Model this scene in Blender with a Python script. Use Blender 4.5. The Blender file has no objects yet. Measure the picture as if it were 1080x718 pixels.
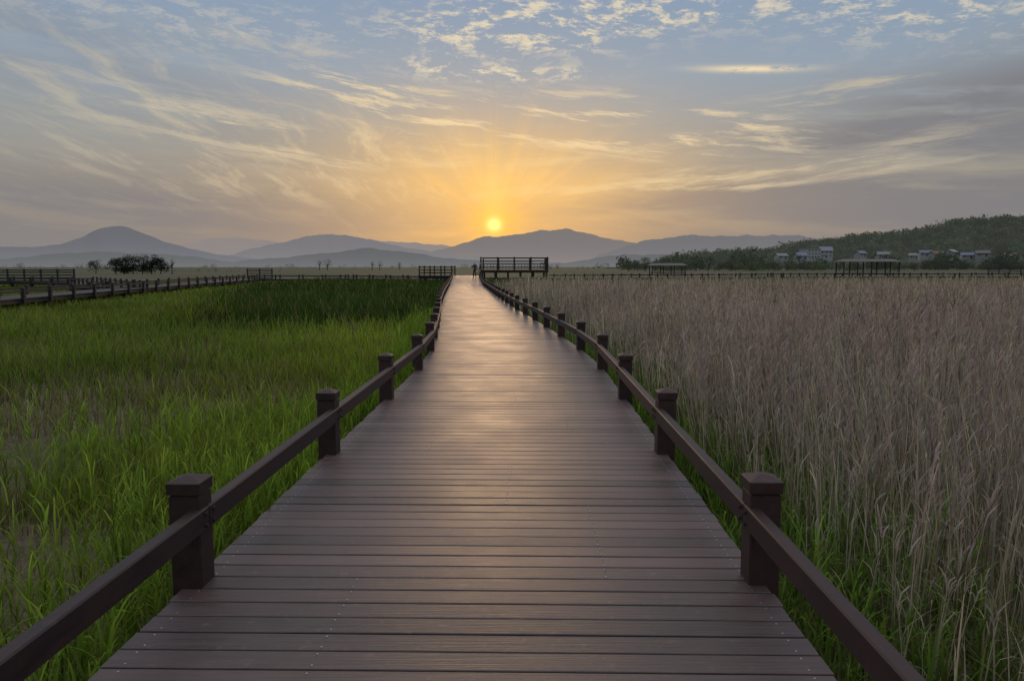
import bpy, math, random
import numpy as np
from mathutils import Vector, Matrix
random.seed(7); R=np.random.default_rng(7)
scene=bpy.context.scene
F=780.0; HY=281.0; CH=1.63; GZ=-0.8
PITCH=math.atan((359-HY)/F)
def px2az(px,py):
    # world direction (az,el deg) of a photo pixel
    x=(px-540)/F; y=(359-py)/F
    d=Vector((x, math.cos(PITCH)+y*math.sin(PITCH), -math.sin(PITCH)+y*math.cos(PITCH))).normalized()
    return math.degrees(math.atan2(d.x,d.y)), math.degrees(math.asin(d.z))
def X(px,z): return (px-540)/F*z
def H(py,z): return CH+(HY-py)/F*z      # world height seen at row py, distance z

# ---------------------------------------------------------------- helpers
def link(ob,parent=None):
    scene.collection.objects.link(ob)
    if parent: ob.parent=parent
    return ob
def mesh_np(name,V,T,mats,col=None,parent=None,midx=None,smooth=False):
    me=bpy.data.meshes.new(name)
    V=np.asarray(V,np.float32); T=np.asarray(T,np.int32); k=T.shape[1]
    me.vertices.add(len(V)); me.vertices.foreach_set('co',V.ravel())
    me.loops.add(T.size); me.loops.foreach_set('vertex_index',T.ravel())
    me.polygons.add(len(T)); me.polygons.foreach_set('loop_start',np.arange(0,T.size,k,dtype=np.int32))
    me.update(calc_edges=True)
    if col is not None:
        a=me.color_attributes.new('Col','FLOAT_COLOR','POINT')
        c=np.ones((len(V),4),np.float32); c[:,:3]=col; a.data.foreach_set('color',c.ravel())
    for m in (mats if isinstance(mats,list) else [mats]): me.materials.append(m)
    if midx is not None: me.polygons.foreach_set('material_index',np.asarray(midx,np.int32))
    if smooth: me.polygons.foreach_set('use_smooth',np.ones(len(T),bool))
    return link(bpy.data.objects.new(name,me),parent)
class MB:
    def __init__(s): s.v=[];s.f=[];s.c=[];s.m=[]
    def add(s,vs,fs,tint=0.5,m=0):
        o=len(s.v); s.v+= [tuple(v) for v in vs]; s.f+=[tuple(i+o for i in f) for f in fs]
        s.c+=[tint]*len(vs); s.m+=[m]*len(fs)
    def box(s,c,hx,hy,hz,tint=0.5,m=0):
        c=Vector(c);hx=Vector(hx);hy=Vector(hy);hz=Vector(hz)
        vs=[c+a*hx+b*hy+d*hz for d in(-1,1) for b in(-1,1) for a in(-1,1)]
        s.add(vs,[(0,2,3,1),(4,5,7,6),(0,1,5,4),(2,6,7,3),(0,4,6,2),(1,3,7,5)],tint,m)
    def abox(s,x0,x1,y0,y1,z0,z1,tint=0.5,m=0):
        s.box(((x0+x1)/2,(y0+y1)/2,(z0+z1)/2),((x1-x0)/2,0,0),(0,(y1-y0)/2,0),(0,0,(z1-z0)/2),tint,m)
    def prism(s,A,B,tint=0.5,m=0):
        n=len(A); s.add(list(A)+list(B),[tuple(range(n))[::-1],tuple(range(n,2*n))]+[(i,(i+1)%n,n+(i+1)%n,n+i) for i in range(n)],tint,m)
    def beam(s,p,q,w,h,tint=0.5,m=0,c=0.006):
        p=Vector(p);q=Vector(q);d=(q-p).normalized();sd=d.cross(Vector((0,0,1)))
        sd=sd.normalized() if sd.length>1e-4 else Vector((1,0,0)); u=sd.cross(d)
        pr=[(-w/2,-h/2+c),(-w/2+c,-h/2),(w/2-c,-h/2),(w/2,-h/2+c),(w/2,h/2-c),(w/2-c,h/2),(-w/2+c,h/2),(-w/2,h/2-c)]
        s.prism([p+sd*a+u*b for a,b in pr],[q+sd*a+u*b for a,b in pr],tint,m)
    def cyl(s,p,q,r0,r1,n=8,tint=0.5,m=0):
        p=Vector(p);q=Vector(q);d=(q-p).normalized();a=d.orthogonal().normalized();b=d.cross(a)
        s.prism([p+(a*math.cos(t)+b*math.sin(t))*r0 for t in [2*math.pi*i/n for i in range(n)]],
                [q+(a*math.cos(t)+b*math.sin(t))*r1 for t in [2*math.pi*i/n for i in range(n)]],tint,m)
    def build(s,name,mats,parent=None):
        me=bpy.data.meshes.new(name); me.from_pydata(s.v,[],s.f)
        a=me.color_attributes.new('Col','FLOAT_COLOR','POINT')
        c=np.ones((len(s.v),4),np.float32); c[:,:3]=np.array(s.c,np.float32)[:,None]; a.data.foreach_set('color',c.ravel())
        for m in (mats if isinstance(mats,list) else [mats]): me.materials.append(m)
        me.polygons.foreach_set('material_index',np.array(s.m,np.int32))
        me.update()
        import bmesh
        bm=bmesh.new(); bm.from_mesh(me); bmesh.ops.recalc_face_normals(bm,faces=bm.faces); bm.to_mesh(me); bm.free()
        return link(bpy.data.objects.new(name,me),parent)

class NT:
    def __init__(s,nt): s.nt=nt; s.N=nt.nodes; s.L=nt.links
    def node(s,t,**k):
        n=s.N.new(t)
        for a,b in k.items(): setattr(n,a,b)
        return n
    def put(s,v,inp):
        if isinstance(v,E): s.L.new(v.s,inp)
        elif isinstance(v,bpy.types.NodeSocket): s.L.new(v,inp)
        else: inp.default_value=v
    def m(s,op,a,b=0.0,c=0.0,clamp=False):
        n=s.node('ShaderNodeMath',operation=op,use_clamp=clamp)
        s.put(a,n.inputs[0]); s.put(b,n.inputs[1]); s.put(c,n.inputs[2]); return E(s,n.outputs[0])
    def mix(s,f,a,b,bt='MIX'):
        n=s.node('ShaderNodeMix',data_type='RGBA',blend_type=bt,clamp_factor=True)
        s.put(f,n.inputs[0])
        for v,i in((a,6),(b,7)):
            if isinstance(v,tuple): v=(*v,1.0) if len(v)==3 else v
            s.put(v,n.inputs[i])
        return E(s,n.outputs[2])
    def sstep(s,x,a,b):
        n=s.node('ShaderNodeMapRange',interpolation_type='SMOOTHSTEP',clamp=True)
        s.put(x,n.inputs[0]); n.inputs[1].default_value=a; n.inputs[2].default_value=b; return E(s,n.outputs[0])
    def xyz(s,x,y,z):
        n=s.node('ShaderNodeCombineXYZ'); s.put(x,n.inputs[0]);s.put(y,n.inputs[1]);s.put(z,n.inputs[2]); return E(s,n.outputs[0])
    def noise(s,vec,scale,detail=4,rough=0.55,dist=0.0):
        n=s.node('ShaderNodeTexNoise'); s.put(vec,n.inputs['Vector']); n.inputs['Scale'].default_value=scale
        n.inputs['Detail'].default_value=detail; n.inputs['Roughness'].default_value=rough; n.inputs['Distortion'].default_value=dist
        return E(s,n.outputs[0])
    def ramp(s,f,els):
        n=s.node('ShaderNodeValToRGB'); cr=n.color_ramp
        while len(cr.elements)<len(els): cr.elements.new(0.5)
        for e,(p,c) in zip(cr.elements,els): e.position=p; e.color=(*c,1)
        s.put(f,n.inputs[0]); return E(s,n.outputs[0])
class E:
    def __init__(s,g,so): s.g=g; s.s=so
    def __add__(s,o): return s.g.m('ADD',s,o)
    __radd__=__add__
    def __mul__(s,o): return s.g.m('MULTIPLY',s,o)
    __rmul__=__mul__
    def __sub__(s,o): return s.g.m('SUBTRACT',s,o)
    def __rsub__(s,o): return s.g.m('SUBTRACT',o,s)
    def __truediv__(s,o): return s.g.m('DIVIDE',s,o)
    def __rtruediv__(s,o): return s.g.m('DIVIDE',o,s)

def material(name):
    m=bpy.data.materials.new(name); m.use_nodes=True; g=NT(m.node_tree)
    b=m.node_tree.nodes['Principled BSDF']; return m,g,b
def simple(name,col,rough=0.7,var=0.25,scale=2.0,emit=None,metal=0.0):
    m,g,b=material(name)
    tc=g.node('ShaderNodeTexCoord'); n=g.noise(tc.outputs['Object'],scale,5)
    c=g.mix(n,tuple(x*(1-var) for x in col),tuple(x*(1+var) for x in col))
    g.put(c,b.inputs['Base Color']); b.inputs['Roughness'].default_value=rough; b.inputs['Metallic'].default_value=metal
    return m

# ---------------------------------------------------------------- world
SUN_AZ,SUN_EL=px2az(521,237)
w=bpy.data.worlds.new('World'); scene.world=w; w.use_nodes=True
try: w.cycles.sampling_method='NONE'
except Exception: pass
g=NT(w.node_tree); w.node_tree.nodes.clear()
out=g.node('ShaderNodeOutputWorld'); bg=g.node('ShaderNodeBackground'); g.L.new(bg.outputs[0],out.inputs[0])
tc=g.node('ShaderNodeTexCoord'); sp=g.node('ShaderNodeSeparateXYZ'); g.L.new(tc.outputs['Generated'],sp.inputs[0])
dx,dy,dz=[E(g,o) for o in sp.outputs]
el=g.m('ARCSINE',dz)*57.29578; az=g.m('ARCTAN2',dx,dy)*57.29578
def gs(px,py,a,b,rot=0):   # gaussian patch of sky, sizes given in degrees
    ac,ec=px2az(px,py); c=math.cos(math.radians(rot)); s_=math.sin(math.radians(rot))
    ddx=az-ac; ddy=el-ec
    if rot==0: u=ddx*(1/a); v=ddy*(1/b)
    else: u=(ddx*c+ddy*s_)*(1/a); v=(ddy*c-ddx*s_)*(1/b)
    return g.m('EXPONENT',(u*u+v*v)*-1.0)
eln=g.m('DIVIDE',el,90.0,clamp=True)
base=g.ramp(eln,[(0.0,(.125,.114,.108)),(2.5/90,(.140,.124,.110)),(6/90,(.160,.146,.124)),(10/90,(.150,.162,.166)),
  (14/90,(.138,.172,.212)),(19/90,(.118,.162,.225)),(32/90,(.20,.23,.28)),(50/90,(.43,.45,.49)),(1,(.47,.49,.53))])  # upper sky, out of view, made brighter to light the ground
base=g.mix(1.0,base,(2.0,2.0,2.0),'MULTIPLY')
# faint crepuscular rays: glow modulated by bearing about the sun
ang=g.m('ARCTAN2',el-SUN_EL,az-SUN_AZ)
ray=g.noise(g.xyz(ang*4.5,0.0,0.0),1.0,3,.6)
rayf=g.sstep(ray,.35,.65)*.28+.80
wide=gs(525,214,14.5,6.2); col=g.mix(wide*0.76*rayf,base,(.84,.52,.20))
mid=gs(521,220,7.0,4.3); col=g.mix(mid*0.78*rayf,col,(1.0,.57,.14))
# plane-projected cloud coordinates
inv=1.0/(g.m('MAXIMUM',dz,0.0)+0.10)
cx=dx*inv; cy=dy*inv
warp=g.noise(g.xyz(cx*1.0,cy*1.0,0.0),1.3,2)-0.5
warpb=g.noise(g.xyz(az*.09,el*.25,7.0),1.0,3)-0.5
fib=g.noise(g.xyz(cx*3.0+warp*.7,cy*0.55+cx*0.45+warp*.4,0.0),2.0,7,0.68)       # converging fibres
hor=g.noise(g.xyz(az*0.050+warpb*.5,el*0.40+az*0.030+warpb*.5,3.0),1.0,5,0.60)
hor2=g.noise(g.xyz(az*0.085+el*.05+warpb*.5,el*0.72+az*0.095+warpb*.9,9.0),1.1,8,0.72)   # streaks falling to the right
hor3=g.noise(g.xyz(az*0.075+warpb*.5,el*0.75-az*0.060+warpb*.8,19.0),1.1,8,0.70)   # streaks rising to the right
rip=g.noise(g.xyz(az*.33+warpb*1.6,el*1.0+az*.04+warpb*2.0,5.0),1.2,7,0.74)
# shadowed cloud
dark=g.sstep(hor,0.34,0.56)*g.m('MINIMUM',gs(1075,135,15,3.8,8)*1.8+gs(40,215,24,3.2)*0.7+gs(1000,225,22,2.6)*1.1+gs(60,60,16,3.5,-14)*0.35+gs(250,232,20,1.8)*0.6+gs(800,215,14,1.2,3)*.6,1.0)
dcol=g.mix(wide,(.190,.192,.215),(.48,.33,.19))
col=g.mix(dark*0.90,col,dcol)
# lit cloud
lc=g.mix(gs(540,195,24,10),(.43,.41,.355),(.92,.68,.35))
m1=g.sstep(fib,0.47,0.70)*g.m('MINIMUM',gs(110,90,17,4.2,-14)*.95+gs(330,155,14,2.6,-8)*0.9+gs(110,170,15,2.4,-6)*0.4,1.0)
col=g.mix(m1*0.66,col,lc)
m2=g.sstep(hor2,0.49,0.63)*g.m('MINIMUM',gs(400,105,8.5,1.6,-14)*1.5+gs(650,140,13,1.4,-7)*1.4+gs(240,135,13,1.8,-10)*0.7+gs(700,118,9,1.0,-8)*1.1,1.0)
col=g.mix(m2*0.95,col,g.mix(.25,lc,(.95,.78,.50)))
m4=g.sstep(hor3,0.49,0.66)*g.m('MINIMUM',gs(860,172,12,1.6,6)*0.9+gs(900,98,8,1.0,9)*1.3+gs(760,195,12,1.0,5)*.8+gs(560,175,14,2.0,2)*.4,1.0)
col=g.mix(m4*0.75,col,lc)
m3=g.sstep(rip,0.48,0.61)*g.m('MINIMUM',gs(550,30,8.0,1.7,1)*1.5+gs(720,8,13,1.3,1)*1.1+gs(985,12,8,1.8,-4)*0.8+gs(200,20,12,2.0)*0.35+gs(480,75,4,.7,-5)*1.0+gs(570,78,4,.5)*.9,1.0)
col=g.mix(m3*0.95,col,g.mix(0.55,lc,(.86,.76,.56)))
lens=gs(792,73,3.3,0.22,-4)*g.sstep(rip,0.35,0.5); col=g.mix(lens*1.0,col,(.86,.70,.45))
# horizon haze
hz=g.m('EXPONENT',el*-0.42); hz=g.m('MINIMUM',hz,1.0)
hcol=g.mix(gs(525,262,12,8),(.245,.228,.222),(.52,.315,.155))
col=g.mix(hz*0.85,col,hcol)
tight=gs(521,232,2.1,1.7); col=g.mix(tight*0.92*rayf,col,(1.0,.52,.07))
pil=gs(521,212,1.0,2.8); col=g.mix(pil*0.30,col,(1.0,.70,.20))
core=gs(521,237,0.50,0.46); col=g.mix(g.m('MINIMUM',core*1.5,1.0),col,(1.5,.98,.28))
nish=g.node('ShaderNodeTexSky',sky_type='NISHITA',sun_disc=False); nish.sun_elevation=math.radians(SUN_EL); nish.sun_rotation=math.radians(SUN_AZ)
nish.dust_density=3.0
ns=g.mix(1.0,nish.outputs[0],(.005,.005,.005),'MULTIPLY')
col=g.mix(1.0,col,ns,'ADD')
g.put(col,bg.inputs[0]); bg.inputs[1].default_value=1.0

sun=bpy.data.lights.new('sun','SUN'); sun.energy=0.6; sun.angle=math.radians(8.0); sun.color=(1.0,.62,.32)
so=link(bpy.data.objects.new('sun',sun))
a_,e_=math.radians(SUN_AZ),math.radians(SUN_EL)
so.rotation_euler=(Vector((math.sin(a_)*math.cos(e_),math.cos(a_)*math.cos(e_),math.sin(e_)))).to_track_quat('Z','Y').to_euler()

# ---------------------------------------------------------------- camera
cam=bpy.data.cameras.new('camera'); cam.lens=26.0; cam.sensor_width=36; cam.clip_end=30000; cam.clip_start=0.05
co=link(bpy.data.objects.new('camera',cam)); co.location=(0,0,CH); co.rotation_euler=(math.pi/2-PITCH,0,0); scene.camera=co
scene.view_settings.view_transform='Standard'; scene.view_settings.look='None'; scene.view_settings.exposure=0

# ---------------------------------------------------------------- materials
def wood(name,c0,c1,rlo,rhi,grain=(1.5,60,60),bump=0.25,spec=.5):
    m,g,b=material(name)
    tc=g.node('ShaderNodeTexCoord'); at=g.node('ShaderNodeAttribute',attribute_name='Col')
    t=E(g,at.outputs['Fac'])
    mp=g.node('ShaderNodeMapping'); mp.inputs['Scale'].default_value=grain; g.L.new(tc.outputs['Object'],mp.inputs[0])
    off=g.xyz(t*37.0,t*11.0,0.0); va=g.node('ShaderNodeVectorMath',operation='ADD'); g.L.new(mp.outputs[0],va.inputs[0]); g.put(off,va.inputs[1])
    n1=g.noise(va.outputs[0],1.0,5,0.70); n2=g.noise(tc.outputs['Object'],1.1,5,0.65); n3=g.noise(tc.outputs['Object'],14,3,0.6)
    f=g.m('ADD',t*0.60+(n1-.5)*1.5,n2*1.0-0.33,clamp=True)
    c=g.mix(f,c0,c1)
    spots=g.sstep(n3,0.60,0.72); c=g.mix(spots*0.30,c,tuple(v*1.5 for v in c1))
    g.put(c,b.inputs['Base Color']); b.inputs['Specular IOR Level'].default_value=spec
    g.put(g.m('ADD',n1*(rhi-rlo)*0.9+n2*(rhi-rlo)*0.9,rlo-0.35*(rhi-rlo)),b.inputs['Roughness'])
    bp=g.node('ShaderNodeBump'); bp.inputs['Strength'].default_value=bump; bp.inputs['Distance'].default_value=0.006
    g.put(n1,bp.inputs['Height']); g.L.new(bp.outputs[0],b.inputs['Normal'])
    return m
M_deck=wood('deck_board_wood',(.018,.010,.010),(.110,.064,.058),0.33,0.62,(2.0,75,20),0.5,.60)
M_rail=wood('railing_wood',(.010,.004,.004),(.048,.020,.017),0.45,0.72,(14,3,14),0.35,.40)
M_under=simple('substructure_timber',(.02,.012,.01),0.8)
M_metal=simple('screw_steel',(.50,.48,.47),0.4,metal=1.0)
M_far=simple('weathered_dark_wood',(.022,.015,.014),0.8)
def leafmat(name,trans=0.4,rough=0.6):
    m,g,b=material(name); m.node_tree.nodes.remove(b)
    o=m.node_tree.nodes['Material Output']; at=g.node('ShaderNodeAttribute',attribute_name='Col')
    d=g.node('ShaderNodeBsdfDiffuse'); t=g.node('ShaderNodeBsdfTranslucent'); mx=g.node('ShaderNodeMixShader'); mx.inputs[0].default_value=trans
    g.L.new(at.outputs['Color'],d.inputs[0]); g.L.new(at.outputs['Color'],t.inputs[0])
    g.L.new(d.outputs[0],mx.inputs[1]); g.L.new(t.outputs[0],mx.inputs[2]); g.L.new(mx.outputs[0],o.inputs[0]); return m
M_leaf=leafmat('grass_blade',0.45); M_reed=leafmat('dry_reed',0.30); M_tree=leafmat('tree_foliage',0.25)
M_bark=simple('tree_bark',(.05,.04,.03),0.9)

# ground
mg,g,b=material('marsh_ground')
tc=g.node('ShaderNodeTexCoord'); P=tc.outputs['Object']
s3=g.node('ShaderNodeSeparateXYZ'); g.L.new(P,s3.inputs[0]); gx=E(g,s3.outputs[0]); gy=E(g,s3.outputs[1])
n1=g.noise(P,0.35,5,0.65); n2=g.noise(P,6.0,4,0.7); n4=g.noise(g.xyz(gx*0.02,gy*0.05,0.0),1.0,4,0.6)
mud=g.mix(n2,(.040,.032,.022),(.17,.135,.085)); grn=g.mix(n2,(.028,.045,.012),(.080,.11,.026))
c=g.mix(g.sstep(n1,0.46,0.62),mud,grn)
farc=g.mix(g.sstep(n4,0.45,0.58),(.095,.080,.055),(.055,.072,.030))
c=g.mix(g.sstep(gy,60,110),c,farc)
g.put(c,b.inputs['Base Color']); b.inputs['Roughness'].default_value=0.95; b.inputs['Specular IOR Level'].default_value=0.1
bp=g.node('ShaderNodeBump'); bp.inputs['Strength'].default_value=0.6; bp.inputs['Distance'].default_value=0.05; g.put(n2,bp.inputs['Height']); g.L.new(bp.outputs[0],b.inputs['Normal'])
gr=MB(); 
xs=[-14000,-3000,-600,-100,0,100,600,3000,14000]; ys=[-200,-20,40,120,400,1500,5000,14000]
vs=[(x,y,GZ) for y in ys for x in xs]; nx=len(xs)
gr.add(vs,[(j*nx+i,j*nx+i+1,(j+1)*nx+i+1,(j+1)*nx+i) for j in range(len(ys)-1) for i in range(nx-1)])
gr.build('marsh_ground',mg)

# ---------------------------------------------------------------- boardwalk
cz=np.array([-6,-3,3.7,6.4,9.1,11.8,14.4,17,19.8,22.6,25.3,28,40,64,90]); cc=np.array([-.36,-.3,-.18,-.13,-.075,-.02,-.11,-.31,-.54,-.78,-1.03,-1.3,-2.25,-3.95,-5.6])
zz=np.arange(-6,90,0.1); c_=np.interp(zz,cz,cc); k=np.exp(-np.linspace(-2,2,17)**2); k/=k.sum()
c_s=np.convolve(np.pad(c_,8,mode='edge'),k,'valid')
def cen(z): return float(np.interp(z,zz,c_s))
def hgt(z): t=min(max((z-60)/24,0),1); return 0.6*t*t*(3-2*t)
def frame(z):
    t=Vector((cen(z+0.4)-cen(z-0.4),0.8,hgt(z+0.4)-hgt(z-0.4))).normalized(); r=Vector((t.y,-t.x,0)).normalized()
    return Vector((cen(z),z,hgt(z))),t,r
HW=1.49
dk=MB(); z=-3.0; i=0; sc=MB()
while z<84:
    o,t,r=frame(z+0.075); hw=0.0700; th=0.032; ch=0.005
    tilt=random.gauss(0,0.007); zo=random.gauss(0,0.0009); up=Vector((0,0,1))
    pr=[(-hw,-th),(hw,-th),(hw,-ch),(hw-ch*.35,-ch*.3),(hw-ch,0),(-hw+ch,0),(-hw+ch*.35,-ch*.3),(-hw,-ch)]
    rr=random.uniform(-.007,.007); tint=min(1,max(0,random.gauss(0.45,0.28)))
    A=[o-r*(HW+rr)+t*a+up*(b_+a*tilt+zo) for a,b_ in pr]; B=[o+r*(HW+rr)+t*a+up*(b_+a*tilt+zo) for a,b_ in pr]
    dk.prism(A,B,tint)
    if z<11 and z>0:
        for lx in (-1.40,-0.63,0.12,0.68,1.40):
            if abs(lx)<1.3 and (int(z/1.2)+int(lx*7))%3!=1: continue
            for a in(-.045,.045):
                p=o+r*(lx+random.uniform(-.004,.004))+t*a+up*(0.0006+a*tilt+zo); sc.cyl(p-up*.004,p+up*.0014,.0048,.0042,8)
    z+=0.150; i+=1
deck=dk.build('wooden_boardwalk',M_deck)
sc.build('deck_screws',M_metal,deck)
ub=MB()
zl=np.arange(-3,84,1.0)
for z in zl:
    for s in(-1.40,-.63,.12,.68,1.40):
        p,_,r1=frame(z); q,_,r2=frame(z+1.0)
        ub.beam(p+r1*s-Vector((0,0,.135)),q+r2*s-Vector((0,0,.135)),.09,.2)
for z in np.arange(-2.5,84,2.67):
    p,t,r=frame(z); ub.beam(p-r*1.35-Vector((0,0,.32)),p+r*1.35-Vector((0,0,.32)),.12,.16)
    for s in(-1.2,1.2): ub.beam(Vector((p.x+r.x*s,p.y,GZ-.3)),p+r*s-Vector((0,0,.3)),.16,.16)
ub.build('joists_and_piles',M_under,deck)

def post(mb,p,t,r,h=0.57,s=0.078,low=-0.28):
    """square timber post with chamfered arrises, shallow neck and hipped cap"""
    up=Vector((0,0,1)); t=Vector((t.x,t.y,0)).normalized(); ti=random.uniform(.2,.8)
    lean=r*random.uniform(-.010,.010)+t*random.uniform(-.010,.010)
    def ring(k,z,c=.008):
        k2=k-c; return [p+r*a+t*b+up*z+lean*(z) for a,b in((-k,-k2),(-k2,-k),(k2,-k),(k,-k2),(k,k2),(k2,k),(-k2,k),(-k,k2))]
    prof=[(s,low),(s,h-.098),(s-.006,h-.094),(s-.006,h-.088),(s+.007,h-.085),(s+.008,h-.028),(s+.002,h-.024),(.022,h-.002),(.008,h)]
    vs=[];fs=[]
    for k,z in prof: vs+=ring(k,z,min(.007,k*.4))
    for j in range(len(prof)-1):
        for i in range(8): fs.append((j*8+i,j*8+(i+1)%8,j*8+8+(i+1)%8,j*8+8+i))
    fs.append(tuple(range(8))[::-1]); fs.append(tuple(range(len(vs)-8,len(vs))))
    mb.add(vs,fs,ti)
for side,z0 in((-1,3.68),(1,3.76)):
    rb=MB(); bolts=MB(); zs=[z0+2.67*k for k in range(-2,30) if z0+2.67*k<83]
    for i,z in enumerate(zs):
        p,t,r=frame(z); pp=p+r*side*1.475
        post(rb,pp,t,r)
        if i<len(zs)-1:
            q,t2,r2=frame(zs[i+1]); off=0.062
            a=p+r*side*(1.475-off)+Vector((0,0,.348)); bq=q+r2*side*(1.475-off)+Vector((0,0,.348))
            d=(bq-a).normalized(); rb.beam(a+d*.004,bq-d*.004,.068,.118,random.uniform(.2,.9),0,.007)
        if z<30:
            for dz_ in(-.03,.03):
                for dt in(-.045,.045):
                    c0=pp-r*side*(.062+.034)+Vector((0,0,.348+dz_))+t*dt
                    bolts.cyl(c0+r*side*.003,c0-r*side*.012,.013,.011,8)
    ro=rb.build('boardwalk_railing',M_rail); bolts.build('bolts',M_under,ro)

# ---------------------------------------------------------------- secondary walkways
def tall_rail(mb,p,q,h=1.1,sp=1.8,z=0.0,rails=(0.25,0.55,0.85,1.08),pw=.14,rh=.11):
    p=Vector((p[0],p[1],z));q=Vector((q[0],q[1],z)); L=(q-p).length; n=max(1,round(L/sp))
    t=(q-p).normalized(); r=Vector((t.y,-t.x,0))
    for i in range(n+1): post(mb,p+(q-p)*i/n,t,r,h+.12,pw/2,-.3)
    for rz in rails: mb.beam(p+Vector((0,0,rz)),q+Vector((0,0,rz)),.06,rh)
def walkway(name,pts,width=2.6,z=0.0,low=True,sp=2.7):
    mb=MB()
    for (a,b_) in zip(pts[:-1],pts[1:]):
        p=Vector((*a,z));q=Vector((*b_,z)); t=(q-p).normalized(); r=Vector((t.y,-t.x,0)); L=(q-p).length
        mb.beam(p-Vector((0,0,.02)),q-Vector((0,0,.02)),width,.04)
        for s in(-1,1): mb.beam(p+r*s*width*.46-Vector((0,0,.15)),q+r*s*width*.46-Vector((0,0,.15)),.1,.2)
        n=max(1,int(L/sp))
        for i in range(n+1):
            c=p+(q-p)*i/n
            for s in(-1,1):
                post(mb,c+r*s*width*.5,t,r,.57,.085,-.3)
                mb.abox(c.x+r.x*s*width*.4-.08,c.x+r.x*s*width*.4+.08,c.y+r.y*s*width*.4-.08,c.y+r.y*s*width*.4+.08,GZ-.2,z-.1)
        for s in(-1,1): mb.beam(p+r*s*width*.5+Vector((0,0,.36)),q+r*s*width*.5+Vector((0,0,.36)),.07,.12)
    return mb.build(name,M_far)
walkway('marsh_walkway',[(-22,14),(-26.5,38),(-31,70),(-34,98)])
walkway('marsh_walkway',[(-34,98),(-22,99),(-7.5,91)])
walkway('marsh_walkway',[(-29,56),(-44,76),(-70,84)])
walkway('marsh_walkway',[(5,98),(40,112),(85,118),(140,125)],z=0.1)
for pts in ([(X(-60,78),78),(X(80,78),78)],[(X(-60,81),81),(X(80,81),81)],[(X(262,100),100),(X(288,100),100)]):
    mb=MB(); tall_rail(mb,*pts,z=0.15); 
    mb.abox(min(pts[0][0],pts[1][0]),max(pts[0][0],pts[1][0]),pts[0][1]-.1,pts[0][1]+.3,0,.12)
    mb.build('viewing_deck_fence',M_far)
# platform at the far end of the path
pf=MB(); ex=cen(84)
pf.abox(-10.6,ex+1.6,84,89,.50,.60); pf.abox(-10.5,ex-1.6,84.1,84.25,.25,.5)
for xx in np.arange(-10.4,ex+1.4,1.9):
    for yy in(84.3,88.7): pf.abox(xx-.1,xx+.1,yy-.1,yy+.1,GZ-.2,.5)
for yy in(84.1,88.9): tall_rail(pf,(-10.5,yy),(ex-1.6,yy),z=.60,h=1.0,sp=1.3,rails=(.3,.62,.98),rh=.09)
pf.build('path_end_platform',M_far)
ob=MB(); x0,x1=ex+1.75,X(577,84)
ob.abox(x0,x1,83,89.5,1.12,1.22); ob.abox(x0+.05,x1-.05,83.05,83.2,.92,1.12)
for xx in np.linspace(x0+.15,x1-.15,6):
    for yy in(83.2,89.3): ob.abox(xx-.1,xx+.1,yy-.1,yy+.1,GZ-.2,1.12)
for yy in(83.1,89.4): tall_rail(ob,(x0,yy),(x1,yy),z=1.22,h=1.35,sp=1.75,rails=(.35,.68,1.02,1.36),rh=.085,pw=.16)
for xx in np.arange(x0+.35,x1,.35): ob.abox(xx-.02,xx+.02,83.14,83.18,1.3,1.9)
tall_rail(ob,(x1,83.1),(x1,89.4),z=1.22,h=1.35,sp=1.6,rails=(.35,.68,1.02,1.36),rh=.085,pw=.16)
ob.beam((x0,83.2,.3),(x1,83.2,.3),.08,.14)
for i in range(4): ob.abox(x0-.3-.28*i,x0-.02-.28*i,86,88.4,1.0-.13*i,1.06-.13*i)
ob.build('observation_platform',M_far)

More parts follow.
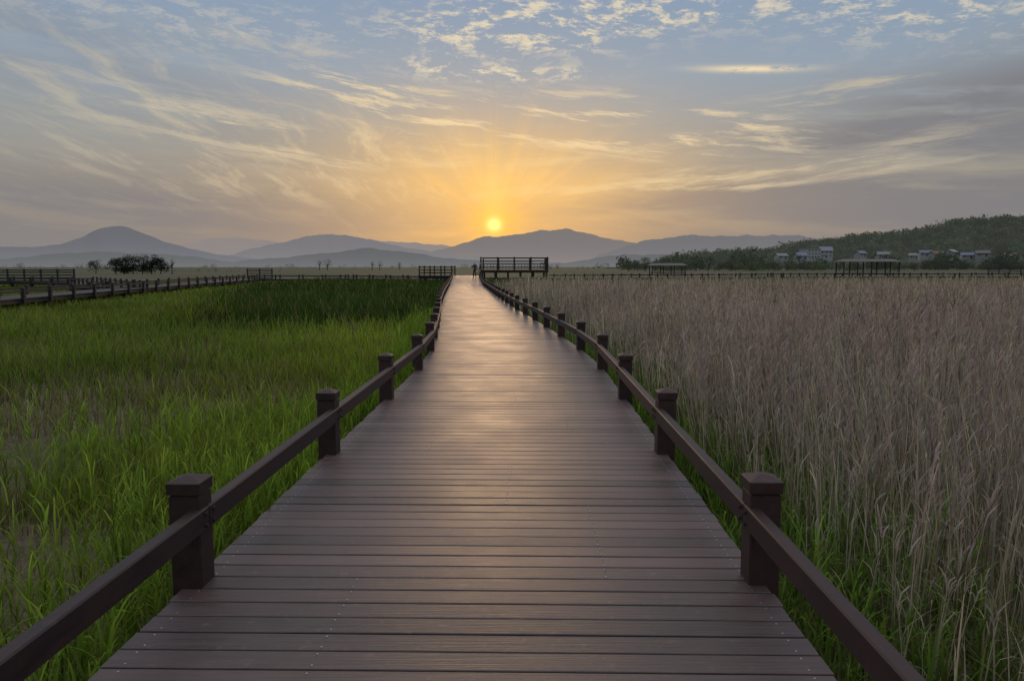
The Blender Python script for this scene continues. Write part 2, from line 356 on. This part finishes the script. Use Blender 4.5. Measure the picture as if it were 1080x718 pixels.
# ---------------------------------------------------------------- people
def person(loc,rot,shirt,pants,arm=0):
    J={'pel':(0,0,.93,.135),'waist':(0,0,1.06,.12),'chest':(0,.0,1.28,.155),'neck':(0,0,1.45,.06),'head0':(0,.01,1.55,.085),'head1':(0,.01,1.64,.088),
       'hl':(-.09,0,.88,.10),'kl':(-.11,.03,.49,.062),'al':(-.12,-.01,.09,.042),'tl':(-.13,.15,.04,.035),
       'hr':(.09,0,.88,.10),'kr':(.12,.06,.49,.062),'ar':(.13,.05,.09,.042),'tr':(.15,.2,.04,.035),
       'sl':(-.19,0,1.39,.06),'el':(-.27,-.02,1.12,.045),'wl':(-.26,.10,.88,.032),'fl':(-.26,.13,.79,.028),
       'sr':(.19,0,1.39,.06),'er':(.26,.05,1.13,.045),'wr':(.20,.28,1.25 if arm else .95,.032),'fr':(.17,.34,1.33 if arm else .90,.028)}
    ks=list(J); Ed=[('pel','waist'),('waist','chest'),('chest','neck'),('neck','head0'),('head0','head1'),('pel','hl'),('hl','kl'),('kl','al'),('al','tl'),
      ('pel','hr'),('hr','kr'),('kr','ar'),('ar','tr'),('chest','sl'),('sl','el'),('el','wl'),('wl','fl'),('chest','sr'),('sr','er'),('er','wr'),('wr','fr')]
    me=bpy.data.meshes.new('person'); me.from_pydata([J[k][:3] for k in ks],[(ks.index(a),ks.index(b_)) for a,b_ in Ed],[])
    o=link(bpy.data.objects.new('person',me)); md=o.modifiers.new('Skin','SKIN')
    for i,k in enumerate(ks): me.skin_vertices[0].data[i].radius=(J[k][3],J[k][3]*(.75 if k in('pel','waist','chest') else 1)); me.skin_vertices[0].data[i].use_root=(k=='pel')
    o.modifiers.new('Sub','SUBSURF').levels=2
    dg=bpy.context.evaluated_depsgraph_get(); dg.update(); m2=bpy.data.meshes.new_from_object(o.evaluated_get(dg)); o.modifiers.clear(); o.data=m2
    skin=simple('skin',(.42,.26,.19),.6); hair=simple('hair',(.012,.01,.01),.6); shoe=simple('shoe',(.03,.03,.03),.6)
    for m in(simple('shirt',shirt,.85),simple('trousers',pants,.85),skin,hair,shoe): m2.materials.append(m)
    for p in m2.polygons:
        c=p.center; hand=abs(c.x)>.15 and ((c.z<.9 and c.x<0) or (c.y>.27)) and c.z>.6
        p.material_index= 4 if c.z<.09 else 2 if hand else 3 if (c.z>1.63 or (c.z>1.52 and c.y<-.02)) else 2 if c.z>1.44 else 0 if (c.z>1.0 or abs(c.x)>.215) else 1
        p.use_smooth=True
    fb=MB()
    for sx in(-.03,.03): fb.box((sx,.094,1.60),(.012,0,0),(0,.005,0),(0,0,.006),m=0)
    fb.cyl((0,.09,1.585),(0,.118,1.565),.008,.014,6,m=1); fb.box((0,.092,1.535),(.022,0,0),(0,.005,0),(0,0,.004),m=0)
    for sx in(-.092,.092): fb.box((sx,.005,1.59),(.008,0,0),(0,.016,0),(0,0,.03),m=1)
    # five separate fingers on each hand
    for hx,hy,hz_,dz0 in((-.26,.13,.79,-1),(.17,.34,1.33 if arm else .90,.4)):
        for f,(ln,ox) in enumerate(((.055,-.028),(.068,-.010),(.074,.006),(.066,.022),(.045,.034))):
            a=Vector((hx+ox,hy+.005,hz_)); mid_=a+Vector((0,.012,dz0*ln*.55)); fb.cyl(a,mid_,.008,.007,6,m=1); fb.cyl(mid_,mid_+Vector((0,.014,dz0*ln*.4)),.007,.005,6,m=1)
    fb.build('face_and_fingers',[hair,skin],o)
    o.location=loc; o.rotation_euler=(0,0,rot)
person((X(501.0,74),74,hgt(74)),math.radians(150),(.03,.035,.06),(.015,.015,.02),1)
person((X(507,75.5),75.5,hgt(75.5)),math.radians(70),(.06,.05,.05),(.02,.02,.03),0)

# ---------------------------------------------------------------- blades
def pn(x,y,s=1.0,k=0):
    x=x*s+k*3.1;y=y*s-k*1.7
    return (np.sin(x*1.3+np.sin(y*.9+k)*1.7)+np.sin(y*1.7+np.sin(x*1.1)*1.3+k)+.6*np.sin(x*3.1+y*2.3)+.5*np.sin(y*4.3-x*3.7+k))/3.1
class Blades:
    def __init__(s): s.V=[];s.T=[];s.C=[];s.n=0
    def add(s,base,h,w,ang,lean,c0,c1,droop=0.0,taper=1.6,tw=.04):
        N=len(base); t=np.array([0,.36,.72,1.0]); droop=np.zeros(N)+droop
        if N==0: return
        cen_=base[:,None,:]+np.zeros((N,4,3))
        tt=t[None,:]
        cen_[:,:,0]+=lean[:,0:1]*tt**1.8*h[:,None]; cen_[:,:,1]+=lean[:,1:2]*tt**1.8*h[:,None]
        cen_[:,:,2]+=h[:,None]*(tt-droop[:,None]*tt**3)
        wd=w[:,None]*(1-tt**taper)*.5+w[:,None]*tw*.5; wd[:,0]*=.7
        sx=np.cos(ang)[:,None]*wd; sy=np.sin(ang)[:,None]*wd
        V=np.zeros((N,8,3),np.float32)
        for j in range(4):
            V[:,2*j]=cen_[:,j]; V[:,2*j,0]-=sx[:,j]; V[:,2*j,1]-=sy[:,j]
            V[:,2*j+1]=cen_[:,j]; V[:,2*j+1,0]+=sx[:,j]; V[:,2*j+1,1]+=sy[:,j]
        V=V[:,:7]; V[:,6]=cen_[:,3]
        T=np.array([[0,1,3],[0,3,2],[2,3,5],[2,5,4],[4,5,6]])
        TT=(np.arange(N)*7)[:,None,None]+T[None]+s.n
        tv=np.array([0,0,.36,.36,.72,.72,1.0])[None,:,None]
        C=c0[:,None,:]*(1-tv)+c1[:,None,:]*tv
        s.V.append(V.reshape(-1,3)); s.T.append(TT.reshape(-1,3)); s.C.append(C.reshape(-1,3)); s.n+=N*7
    def build(s,name,mat):
        return mesh_np(name,np.concatenate(s.V),np.concatenate(s.T),mat,np.concatenate(s.C))
def sample(N,z0,z1,xin,xout,cap):
    """ground points between path edge and frustum edge, density thinning with distance"""
    z=np.exp(R.uniform(np.log(z0),np.log(z1),N)); u=R.uniform(0,1,N)
    a=xin(z); b_=xout(z); area=z*np.abs(b_-a); dens=N/np.log(z1/z0)/area
    keep=R.uniform(0,1,N)<np.minimum(1,cap/dens)
    return (a+(b_-a)*u)[keep],z[keep]
cenv=lambda z: np.interp(z,zz,c_s)
def rc(c,n,v=.18):
    c=np.array(c)[None,:]; return np.maximum(.004,c*(1+R.normal(0,v,(n,1)))*(1+R.normal(0,.06,(n,3))))
def uni(a,b_,n): return R.uniform(a,b_,n)
def bareness(x,z): return np.clip(np.exp(-((x+7.5)/3.6)**2-((z-10)/5.0)**2)*1.15+.9*np.exp(-((x+4.2)/1.5)**2-((z-5.0)/1.6)**2)+.5*(pn(x,z,.33,9)>.42)*(x<-3)*(z<22),0,1)
gb=Blades()
# far/mid field blades (left)
x,z=sample(140000,6.5,105,lambda z:cenv(z)-1.75,lambda z:-(.74*z+6),1300)
bare=bareness(x,z)
keep=(R.uniform(0,1,len(x))>(.85*bare+.28*(pn(x,z,.5)>.25))); x=x[keep];z=z[keep]; bare=bare[keep]; n=len(x)
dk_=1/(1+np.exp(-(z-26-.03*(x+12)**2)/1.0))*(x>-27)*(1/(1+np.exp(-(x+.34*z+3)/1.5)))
h=(.48+.13*pn(x,z,.35,2)+.46*dk_)*uni(.55,1.35,n)*(1-.3*bare); h*=np.where(x<-(z*.15+20),.8,1)
pa=pn(x,z,.22,1)*.5+pn(x,z,.9,4)*.4
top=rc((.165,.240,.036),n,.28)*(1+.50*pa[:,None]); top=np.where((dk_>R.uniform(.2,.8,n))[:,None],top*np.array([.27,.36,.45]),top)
nearp=np.exp(-((x-cenv(z)+3.5)/2.6)**2)[:,None]*(1-dk_[:,None]); top=top*(1+nearp*np.array([.45,.35,.1]))   # lush strip beside the deck
yel=np.clip(pn(x,z,.15,7),0,1)[:,None]; top=top*(1+yel*np.array([.28,.1,0]))
dry=R.uniform(0,1,n)<(.12+.45*bare); top[dry]=rc((.23,.185,.10),int(dry.sum()))
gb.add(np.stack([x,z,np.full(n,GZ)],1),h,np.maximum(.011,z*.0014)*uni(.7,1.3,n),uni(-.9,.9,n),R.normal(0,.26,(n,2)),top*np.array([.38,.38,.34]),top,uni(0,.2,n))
# near shoots (left) and the strips next to the deck on both sides
def shoots(B,x,z,hs,c,lw=.013,nl=5):
    n=len(x); base=np.stack([x,z,np.full(n,GZ)],1); ln=R.normal(0,.09,(n,2)); hh=hs*uni(.55,1.25,n); top=rc(c,n,.26)*(1+.34*pn(x,z,.8)[:,None])
    B.add(base,hh,np.full(n,.007),uni(-3,3,n),ln,top*.45,top,0*hh)
    for j in range(nl):
        f=uni(.15,.95,n); b2=base.copy(); b2[:,:2]+=ln*(f**1.8*hh)[:,None]; b2[:,2]+=hh*f
        a=uni(0,6.28,n); L=uni(.13,.30,n)*(hh/.55); fv=(.55+.6*f)[:,None]
        sp=uni(.2,.9,n); B.add(b2,L,lw*uni(.6,1.3,n),a+1.57,np.stack([np.cos(a)*sp,np.sin(a)*sp],1),top*.75*fv,top*uni(.85,1.5,n)[:,None]*fv,uni(.0,.5,n),2.2)
x,z=sample(50000,1.2,11,lambda z:cenv(z)-1.6,lambda z:-(.74*z+4.5),125)
bare=bareness(x,z); k=(R.uniform(0,1,len(x))>.88*bare)&(pn(x,z,1.1,3)>-.5); x=x[k];z=z[k]
shoots(gb,x,z,.58,(.175,.255,.032))
x,z=sample(5000,1.2,26,lambda z:cenv(z)-1.55,lambda z:cenv(z)-2.4,90); shoots(gb,x,z,.80,(.16,.245,.030))
# dead straw between shoots
n=42000; z=np.exp(uni(np.log(1.3),np.log(26),n)); x=-1.7-uni(0,1,n)*(.74*z+3)
gb.add(np.stack([x,z,np.full(n,GZ)],1),uni(.04,.32,n),np.maximum(.006,z*.0008),uni(-3,3,n),R.normal(0,1.3,(n,2)),rc((.14,.11,.07),n),rc((.24,.195,.125),n,.3),uni(0,.8,n))
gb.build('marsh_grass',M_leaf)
ug=Blades()
x,z=sample(20000,1.0,40,lambda z:cenv(z)+1.6,lambda z:cenv(z)+1.9+.10*z+.8,200); shoots(ug,x,z,.58,(.115,.185,.030),nl=4)
x,z=sample(25000,60,110,lambda z:cenv(z)+2.2,lambda z:.78*z+6,100); n=len(x)
ug.add(np.stack([x,z,np.full(n,GZ)],1),uni(.6,1.1,n),z*.0018,uni(-.8,.8,n),R.normal(0,.2,(n,2)),rc((.05,.07,.02),n),rc((.13,.17,.05),n),uni(0,.1,n))
ug.build('green_undergrowth',M_leaf)

# ---------------------------------------------------------------- dry reeds (right)
rd=Blades()
x,z=sample(76000,1.2,62,lambda z:cenv(z)+2.05,lambda z:.76*z+5.0,165)
edge=(x-cenv(z)-2.05); k=R.uniform(0,1,len(x))<np.clip(.25+edge/1.2,0,1); x=x[k];z=z[k];edge=edge[k]; n=len(x)
x=x+R.normal(0,.05,n)
hh=(1.64+.17*pn(x,z,.45)+.10*pn(x,z,1.6,2))*uni(.66,1.10,n)*np.clip(.78+edge*.16,.78,1)
tall=R.uniform(0,1,n)<.04; hh[tall]*=1.13
wz=np.maximum(1,z/6.0)
ln=R.normal(0,.085,(n,2))+np.array([[-.03,0]])+.10*np.stack([pn(x,z,.6,5),pn(x,z,.7,6)],1)
patch=(1+.18*pn(x,z,.3,3)+.12*pn(x,z,.9,8))[:,None]
cst=rc((.41,.340,.245),n,.30)*patch; ctop=rc((.36,.282,.245),n,.24)*patch
base=np.stack([x,z,np.full(n,GZ)],1)
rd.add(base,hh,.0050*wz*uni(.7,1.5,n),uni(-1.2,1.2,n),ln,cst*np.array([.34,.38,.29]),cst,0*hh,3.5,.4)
for j in range(2):
    f=uni(.3,.92,n); b2=base.copy(); b2[:,:2]+=ln*(f**1.8*hh)[:,None]; b2[:,2]+=hh*f
    a=uni(0,6.28,n); sp=uni(.2,1.1,n); s_=slice(None) if j<1 else (z<20)
    b2=b2[s_]; nn=len(b2)
    rd.add(b2,uni(.12,.30,nn),(.0065*wz*uni(.6,1.2,n))[s_],(a+1.57)[s_],np.stack([np.cos(a)*sp,np.sin(a)*sp],1)[s_],cst[s_]*.85,rc((.38,.315,.225),nn,.28),uni(.0,.8,nn),2.0)
# feathery seed heads: wispy strands
has=R.uniform(0,1,n)<.6; idx=np.where(has)[0]
for j in range(5):
    sel=idx if j<1 else idx[z[idx]<(30 if j<2 else 12)]; nn=len(sel)
    b2=base[sel].copy(); f=uni(.84,1.0,nn); b2[:,:2]+=ln[sel]*(f**1.8*hh[sel])[:,None]; b2[:,2]+=hh[sel]*f
    a=uni(-.9,.9,nn)+np.pi*(R.uniform(0,1,nn)<.3); sp=uni(.05,.75,nn)
    rd.add(b2,uni(.07,.18,nn),.0065*wz[sel]**.9*uni(.6,1.4,nn),uni(-1.2,1.2,nn),np.stack([np.cos(a)*sp,np.sin(a)*sp*.5],1),ctop[sel]*.75,ctop[sel]*1.15,uni(0,.5,nn),2.4)
# low broken litter
n=14000; z=np.exp(uni(np.log(1.3),np.log(18),n)); x=2.0+uni(0,1,n)*(.74*z+2)
rd.add(np.stack([x,z,GZ+uni(0,.4,n)],1),uni(.1,.5,n),np.maximum(.005,z*.0008),uni(-3,3,n),R.normal(0,1.0,(n,2)),rc((.18,.145,.09),n),rc((.28,.225,.15),n),uni(.2,.9,n))
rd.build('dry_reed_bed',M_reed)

# ---------------------------------------------------------------- hills
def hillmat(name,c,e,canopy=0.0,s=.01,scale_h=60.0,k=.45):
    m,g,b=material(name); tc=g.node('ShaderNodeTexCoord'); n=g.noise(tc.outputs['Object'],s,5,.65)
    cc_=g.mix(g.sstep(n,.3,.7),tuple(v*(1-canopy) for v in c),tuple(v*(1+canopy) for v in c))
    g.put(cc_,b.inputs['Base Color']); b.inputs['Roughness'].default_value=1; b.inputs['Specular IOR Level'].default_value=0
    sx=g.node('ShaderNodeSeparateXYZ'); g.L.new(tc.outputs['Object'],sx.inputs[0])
    low=g.m('EXPONENT',E(g,sx.outputs[2])*(-1/scale_h))      # painted haze, glow stronger towards the plain
    b.inputs['Emission Color'].default_value=(*e,1); g.put(low*k+1.0,b.inputs['Emission Strength'])   # airlight imitated by emission of the hill surface
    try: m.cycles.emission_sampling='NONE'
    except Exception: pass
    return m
def ridge(name,D,prof,mat,depth,rough=1.0,seed=0,rows=14,ncol=420):
    px=np.linspace(prof[0][0],prof[-1][0],ncol); py=np.interp(px,[p[0] for p in prof],[p[1] for p in prof])
    ks=np.exp(-np.linspace(-2,2,9)**2); ks/=ks.sum(); py=np.convolve(np.pad(py,4,mode='edge'),ks,'valid')
    nz=sum(np.sin(px*f_*.05+seed*f_)*a for f_,a in((1,.5),(2.3,.5),(4.7,.4),(9.1,.28),(19,.16),(37,.1)))*rough
    hmax=np.maximum(0,(HY-py+nz*.55))/F*D
    V=[]
    for j in range(rows):
        t=j/(rows-1); v=t*1.5   # front foot(0) .. crest(1) .. back(1.5)
        yy=D-depth*(1-v)
        prof_=math.sin(min(v,1)*math.pi/2)**1.25 if v<=1 else max(0,math.cos((v-1)*math.pi/1.0))
        sn=max(0,math.sin(v*math.pi)) if v<1 else 0
        spur=1+.09*np.sin(px*.08+seed+v*2)*sn+.06*np.sin(px*.21+seed*2+v*3)*sn
        hz_=hmax*prof_*spur*(yy/D if v<1 else 1)
        V.append(np.stack([(px-540)/F*yy,np.full(ncol,yy),hz_+CH*(hz_>0)+np.where(hz_>0,0,GZ)-(1-min(v*5,1))*3],1))
    V=np.concatenate(V)
    j,i=np.meshgrid(np.arange(rows-1),np.arange(ncol-1),indexing='ij'); a=(j*ncol+i).ravel()
    T=np.stack([a,a+1,a+1+ncol,a+ncol],1)
    mesh_np(name,V,T,mat,smooth=True); return V.reshape(rows,ncol,3)
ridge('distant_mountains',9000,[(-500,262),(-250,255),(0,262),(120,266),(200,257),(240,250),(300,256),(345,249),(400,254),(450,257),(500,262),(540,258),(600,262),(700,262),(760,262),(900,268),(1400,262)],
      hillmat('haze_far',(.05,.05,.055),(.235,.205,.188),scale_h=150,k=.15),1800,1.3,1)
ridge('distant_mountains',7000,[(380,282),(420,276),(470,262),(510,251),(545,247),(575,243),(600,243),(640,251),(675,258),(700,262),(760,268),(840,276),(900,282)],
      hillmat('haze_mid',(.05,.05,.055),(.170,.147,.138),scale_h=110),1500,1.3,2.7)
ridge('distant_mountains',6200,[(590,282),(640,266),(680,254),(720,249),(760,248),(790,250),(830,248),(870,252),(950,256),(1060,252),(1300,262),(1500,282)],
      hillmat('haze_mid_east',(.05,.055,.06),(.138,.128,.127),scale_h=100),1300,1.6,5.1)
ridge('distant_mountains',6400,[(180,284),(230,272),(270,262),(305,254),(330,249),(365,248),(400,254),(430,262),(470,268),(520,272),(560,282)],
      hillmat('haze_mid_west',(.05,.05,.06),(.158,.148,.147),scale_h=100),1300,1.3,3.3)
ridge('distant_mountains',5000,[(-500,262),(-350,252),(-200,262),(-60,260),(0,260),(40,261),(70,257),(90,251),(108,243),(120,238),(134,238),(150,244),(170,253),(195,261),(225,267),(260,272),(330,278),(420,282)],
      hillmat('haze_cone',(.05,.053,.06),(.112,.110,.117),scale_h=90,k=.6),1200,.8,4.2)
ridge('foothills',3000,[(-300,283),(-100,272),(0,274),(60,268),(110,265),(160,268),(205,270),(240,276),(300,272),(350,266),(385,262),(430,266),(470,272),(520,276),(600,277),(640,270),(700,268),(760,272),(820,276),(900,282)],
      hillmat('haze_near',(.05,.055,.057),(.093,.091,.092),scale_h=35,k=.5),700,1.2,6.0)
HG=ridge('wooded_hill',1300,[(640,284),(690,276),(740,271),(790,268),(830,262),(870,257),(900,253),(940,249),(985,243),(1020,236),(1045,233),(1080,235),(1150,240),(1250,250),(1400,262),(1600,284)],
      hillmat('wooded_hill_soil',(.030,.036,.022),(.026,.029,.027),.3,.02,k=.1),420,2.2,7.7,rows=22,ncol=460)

# foliage masses: many small leaf-clump faces
def foliage(C,Rr,Hh,nf,size,col,shade=.15):
    """C:(n,3) crown centres, Rr radii, Hh vertical radii"""
    n=len(C); nf_=nf; N=n*nf_
    d=R.normal(0,1,(N,3)); d/=np.linalg.norm(d,axis=1,keepdims=True); rad=R.uniform(.45,1.08,N)
    P=np.repeat(C,nf_,0)+d*rad[:,None]*np.stack([np.repeat(Rr,nf_),np.repeat(Rr,nf_),np.repeat(Hh,nf_)],1)
    s_=np.repeat(size,nf_)*uni(.6,1.4,N)
    o=R.normal(0,1,(N,3,3))*s_[:,None,None]*.6
    V=(P[:,None,:]+o).reshape(-1,3); T=np.arange(N*3).reshape(-1,3)
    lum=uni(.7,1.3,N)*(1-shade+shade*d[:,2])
    cc_=np.repeat(col,nf_,0)*lum[:,None]; return V,T,np.repeat(cc_,3,0)
# foliage with a faint even glow added to imitate evening haze
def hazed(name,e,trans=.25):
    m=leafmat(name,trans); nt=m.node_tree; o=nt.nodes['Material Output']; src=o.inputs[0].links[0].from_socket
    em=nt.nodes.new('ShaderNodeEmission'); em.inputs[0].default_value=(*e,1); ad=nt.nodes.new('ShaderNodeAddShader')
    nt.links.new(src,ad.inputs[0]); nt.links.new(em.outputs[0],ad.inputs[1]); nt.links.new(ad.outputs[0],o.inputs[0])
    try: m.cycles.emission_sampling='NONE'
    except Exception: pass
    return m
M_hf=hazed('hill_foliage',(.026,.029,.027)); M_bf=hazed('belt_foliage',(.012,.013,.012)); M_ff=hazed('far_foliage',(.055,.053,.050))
n=3400; j=R.integers(3,15,n); i=R.integers(30,455,n)
jc=np.full(420,14)+R.integers(-1,1,420); ic=R.integers(90,440,420)      # bigger crowns along the crest
j=np.concatenate([j,jc]); i=np.concatenate([i,ic]); n=len(j)
P=HG[j,i]+np.stack([R.normal(0,8,n),R.normal(0,10,n),np.zeros(n)],1)
r_=uni(4.5,10,n); k=P[:,2]>5; P=P[k]; r_=r_[k]; n=len(P); P[:,2]+=r_*.25
tone=(uni(.45,1.8,n)*(1+.35*pn(P[:,0],P[:,1],.02,2)))[:,None]
cl=np.stack([uni(.042,.070,n),uni(.055,.080,n),uni(.028,.040,n)],1)*tone
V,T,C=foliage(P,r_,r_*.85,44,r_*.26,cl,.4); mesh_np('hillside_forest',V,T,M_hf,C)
# tree belt at the foot of the hill
def belt(name,px0,px1,z0,z1,n,hlo,hhi,c,nf=60,mat=None):
    px=uni(px0,px1,n); zz_=uni(z0,z1,n); hh_=uni(hlo,hhi,n)*(.75+.35*np.sin(px*.09)+.2*np.sin(px*.31)); xx=(px-540)/F*zz_
    P=np.stack([xx,zz_,GZ+hh_*.45],1); V,T,C=foliage(P,hh_*.5,hh_*.5,nf,hh_*.12,np.array(c)[None]*uni(.5,1.5,(n,1)),.3); mesh_np(name,V,T,mat or M_bf,C)
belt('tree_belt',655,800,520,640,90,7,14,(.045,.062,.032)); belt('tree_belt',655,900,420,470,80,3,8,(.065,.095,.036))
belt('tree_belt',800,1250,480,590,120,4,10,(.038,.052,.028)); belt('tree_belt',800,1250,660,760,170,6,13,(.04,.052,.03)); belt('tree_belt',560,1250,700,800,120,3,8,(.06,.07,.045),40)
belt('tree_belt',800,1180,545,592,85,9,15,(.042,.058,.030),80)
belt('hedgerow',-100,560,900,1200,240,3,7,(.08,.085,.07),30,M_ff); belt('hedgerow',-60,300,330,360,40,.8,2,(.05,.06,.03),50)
def tree(name,px,z,h,rad,c,dens=1.0,lobes=10,lo=.42,mat=None):
    x=X(px,z); e=bpy.data.objects.new(name,None); link(e); e.location=(x,z,GZ)
    tb=MB(); tb.cyl((0,0,0),(rad*.05,0,h*.45),h*.035,h*.02,8); Cs=[];rs=[]
    for k in range(lobes):
        a=random.uniform(0,6.28); q=random.uniform(.15,.68)*rad; zc=h*random.uniform(lo,.82)*(1 if q<rad*.45 else .85)
        p=Vector((math.cos(a)*q,math.sin(a)*q,zc)); tb.cyl((rad*.04,0,h*random.uniform(.2,.42)),p,h*.014,h*.005,6); Cs.append(p); rs.append(rad*random.uniform(.26,.46))
    tb.build('trunk_and_limbs',M_bark,e)
    V,T,C=foliage(np.array([tuple(p) for p in Cs]),np.array(rs),np.array(rs)*.8,int(220*dens),np.array(rs)*.13,np.tile(np.array(c),(lobes,1))*uni(.7,1.3,(lobes,1)))
    mesh_np('crown',V,T,mat or M_tree,C,e)
for px,h,r_ in((124,5.4,3.6),(133,6.2,3.6),(142,6.0,3.8),(152,6.4,3.8),(161,6.8,4.2),(171,5.6,3.6)): tree('broadleaf_tree',px,240+random.uniform(-8,8),h,r_,(.022,.032,.018),lo=.2,lobes=13)
tree('broadleaf_tree',103,250,5.0,3.6,(.08,.10,.055),.7); tree('poplar_tree',183,240,6.0,1.3,(.08,.10,.055),.7)
for px,h,r_ in((338,8,3),(346,9,4),(393,8,3),(401,7,3),(422,6,3),(588,5,2.4),(97,6,3)): tree('sparse_tree',px,480,h,r_,(.10,.10,.08),.22,mat=M_bf)
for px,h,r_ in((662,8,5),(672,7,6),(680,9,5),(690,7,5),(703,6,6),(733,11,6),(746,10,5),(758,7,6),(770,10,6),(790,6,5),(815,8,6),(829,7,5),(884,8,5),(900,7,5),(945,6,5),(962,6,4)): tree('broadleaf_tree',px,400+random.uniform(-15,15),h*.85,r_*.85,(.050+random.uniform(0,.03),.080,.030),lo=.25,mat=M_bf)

# ---------------------------------------------------------------- buildings
M_win=simple('window_glass',(.03,.035,.04),.5)
def house(name,px,z,w_,d_,h_,wall,roofc,rot=0,base=None,floors=1,flat=False):
    e=bpy.data.objects.new(name,None); link(e); bz=GZ if base is None else base; e.location=(X(px,z),z,bz); e.rotation_euler=(0,0,rot)
    a=MB(); a.abox(-w_/2,w_/2,-d_/2,d_/2,-3,h_)
    if not flat: a.add([(-w_/2,-d_/2,h_),(-w_/2,d_/2,h_),(-w_/2,0,h_+d_*.28),(w_/2,-d_/2,h_),(w_/2,d_/2,h_),(w_/2,0,h_+d_*.28)],[(0,1,2),(3,5,4),(0,2,5,3),(1,4,5,2)])
    a.build('walls',simple('render_wall',wall,.85,.08),e)
    r=MB()
    if flat: r.abox(-w_/2-.3,w_/2+.3,-d_/2-.3,d_/2+.3,h_+.003,h_+.5)
    else:
        for s in(-1,1):
            y0=s*(d_/2+.6); z0=h_-.6*.56+.03; z1=h_+d_*.28+.05
            r.add([(-w_/2-.5,y0,z0),(w_/2+.5,y0,z0),(w_/2+.5,0,z1),(-w_/2-.5,0,z1),(-w_/2-.5,y0,z0+.25),(w_/2+.5,y0,z0+.25),(w_/2+.5,0,z1+.25),(-w_/2-.5,0,z1+.25)],[(0,1,2,3),(4,7,6,5),(0,4,5,1),(1,5,6,2),(3,2,6,7),(0,3,7,4)])
    r.build('roof',simple('roof_sheet',roofc,.8,.15),e)
    wn=MB(); fh=h_/floors; nw=max(2,int(w_/3.2))
    for f in range(floors):
        for k in range(nw):
            cx_=-w_/2+w_*(k+.5)/nw
            if f==0 and k==nw//2: continue
            wn.abox(cx_-.55,cx_+.55,-d_/2-.05,-d_/2+.02,f*fh+fh*.38,f*fh+fh*.75)
    wn.build('windows',M_win,e)
    dd=MB(); cx_=-w_/2+w_*(nw//2+.5)/nw; dd.abox(cx_-.5,cx_+.5,-d_/2-.06,-d_/2+.02,0,2.1); dd.build('door',M_far,e)
W=(.30,.30,.30)
house('white_guesthouse',852,640,13,12,8,W,(.24,.24,.24),.25,H(273,640),3,True)
house('white_guesthouse',868,650,10,12,6,W,(.15,.16,.19),-.2,H(272,650),2)
house('village_house',842,600,8,8,3.2,(.25,.25,.24),(.13,.15,.18),.2,H(274,600))
for px,z,h_,rc_ in((962,650,3.0,(.16,.16,.16)),(973,620,3.0,(.11,.13,.17)),(985,600,2.8,(.15,.08,.065)),(1000,650,5.0,(.22,.22,.22)),(1017,610,3.0,(.12,.14,.18)),(1033,600,2.8,(.11,.11,.11)),(928,600,3.0,(.16,.16,.16)),(1062,640,3.1,(.16,.10,.09)),(1095,610,3.1,(.11,.13,.16)),(905,650,3.0,(.13,.155,.19)),(822,650,3.0,(.18,.18,.18)),(1125,640,3.1,(.18,.18,.18))):
    wv=random.uniform(.18,.30); house('village_house',px,z,random.uniform(7,10),7,h_,(wv,wv*.98,wv*.94),rc_,random.uniform(-.6,.6),H(random.uniform(269.5,274.5),z),2 if h_>4.5 else 1)
def shelter(name,px0,px1,z,top,rise):
    e=bpy.data.objects.new(name,None); link(e); x0,x1=X(px0,z),X(px1,z); e.location=((x0+x1)/2,z,0); w_=(x1-x0)/2
    p=MB(); n=max(3,int(w_*2/3)+1)
    for xx in np.linspace(-w_+.5,w_-.5,n):
        for yy in(-2,2): p.abox(xx-.1,xx+.1,yy-.1,yy+.1,GZ-.3,top-.1)
    p.abox(-w_+.3,w_-.3,-2.3,2.3,-.1,.1); p.beam((-w_+.5,-2,.9),(w_-.5,-2,.9),.07,.1); p.beam((-w_+.5,-2,.5),(w_-.5,-2,.5),.07,.1); p.build('posts_and_deck',M_far,e)
    r=MB(); r.add([(-w_,-2.8,top),(w_,-2.8,top),(w_,2.8,top),(-w_,2.8,top),(-w_*.85,0,top+rise),(w_*.85,0,top+rise)],[(0,3,2,1),(0,1,5,4),(2,3,4,5),(1,2,5),(3,0,4)]); r.build('roof',simple('shelter_roof',(.10,.08,.075),.8),e)
shelter('rest_shelter',882,944,170,H(276,170),.6); shelter('rest_shelter',684,722,200,H(280,200),.6)
mb=MB(); tall_rail(mb,(X(1040,150),150),(X(1120,150),150),z=0.3,sp=2.2); mb.build('viewing_deck_fence',M_far)
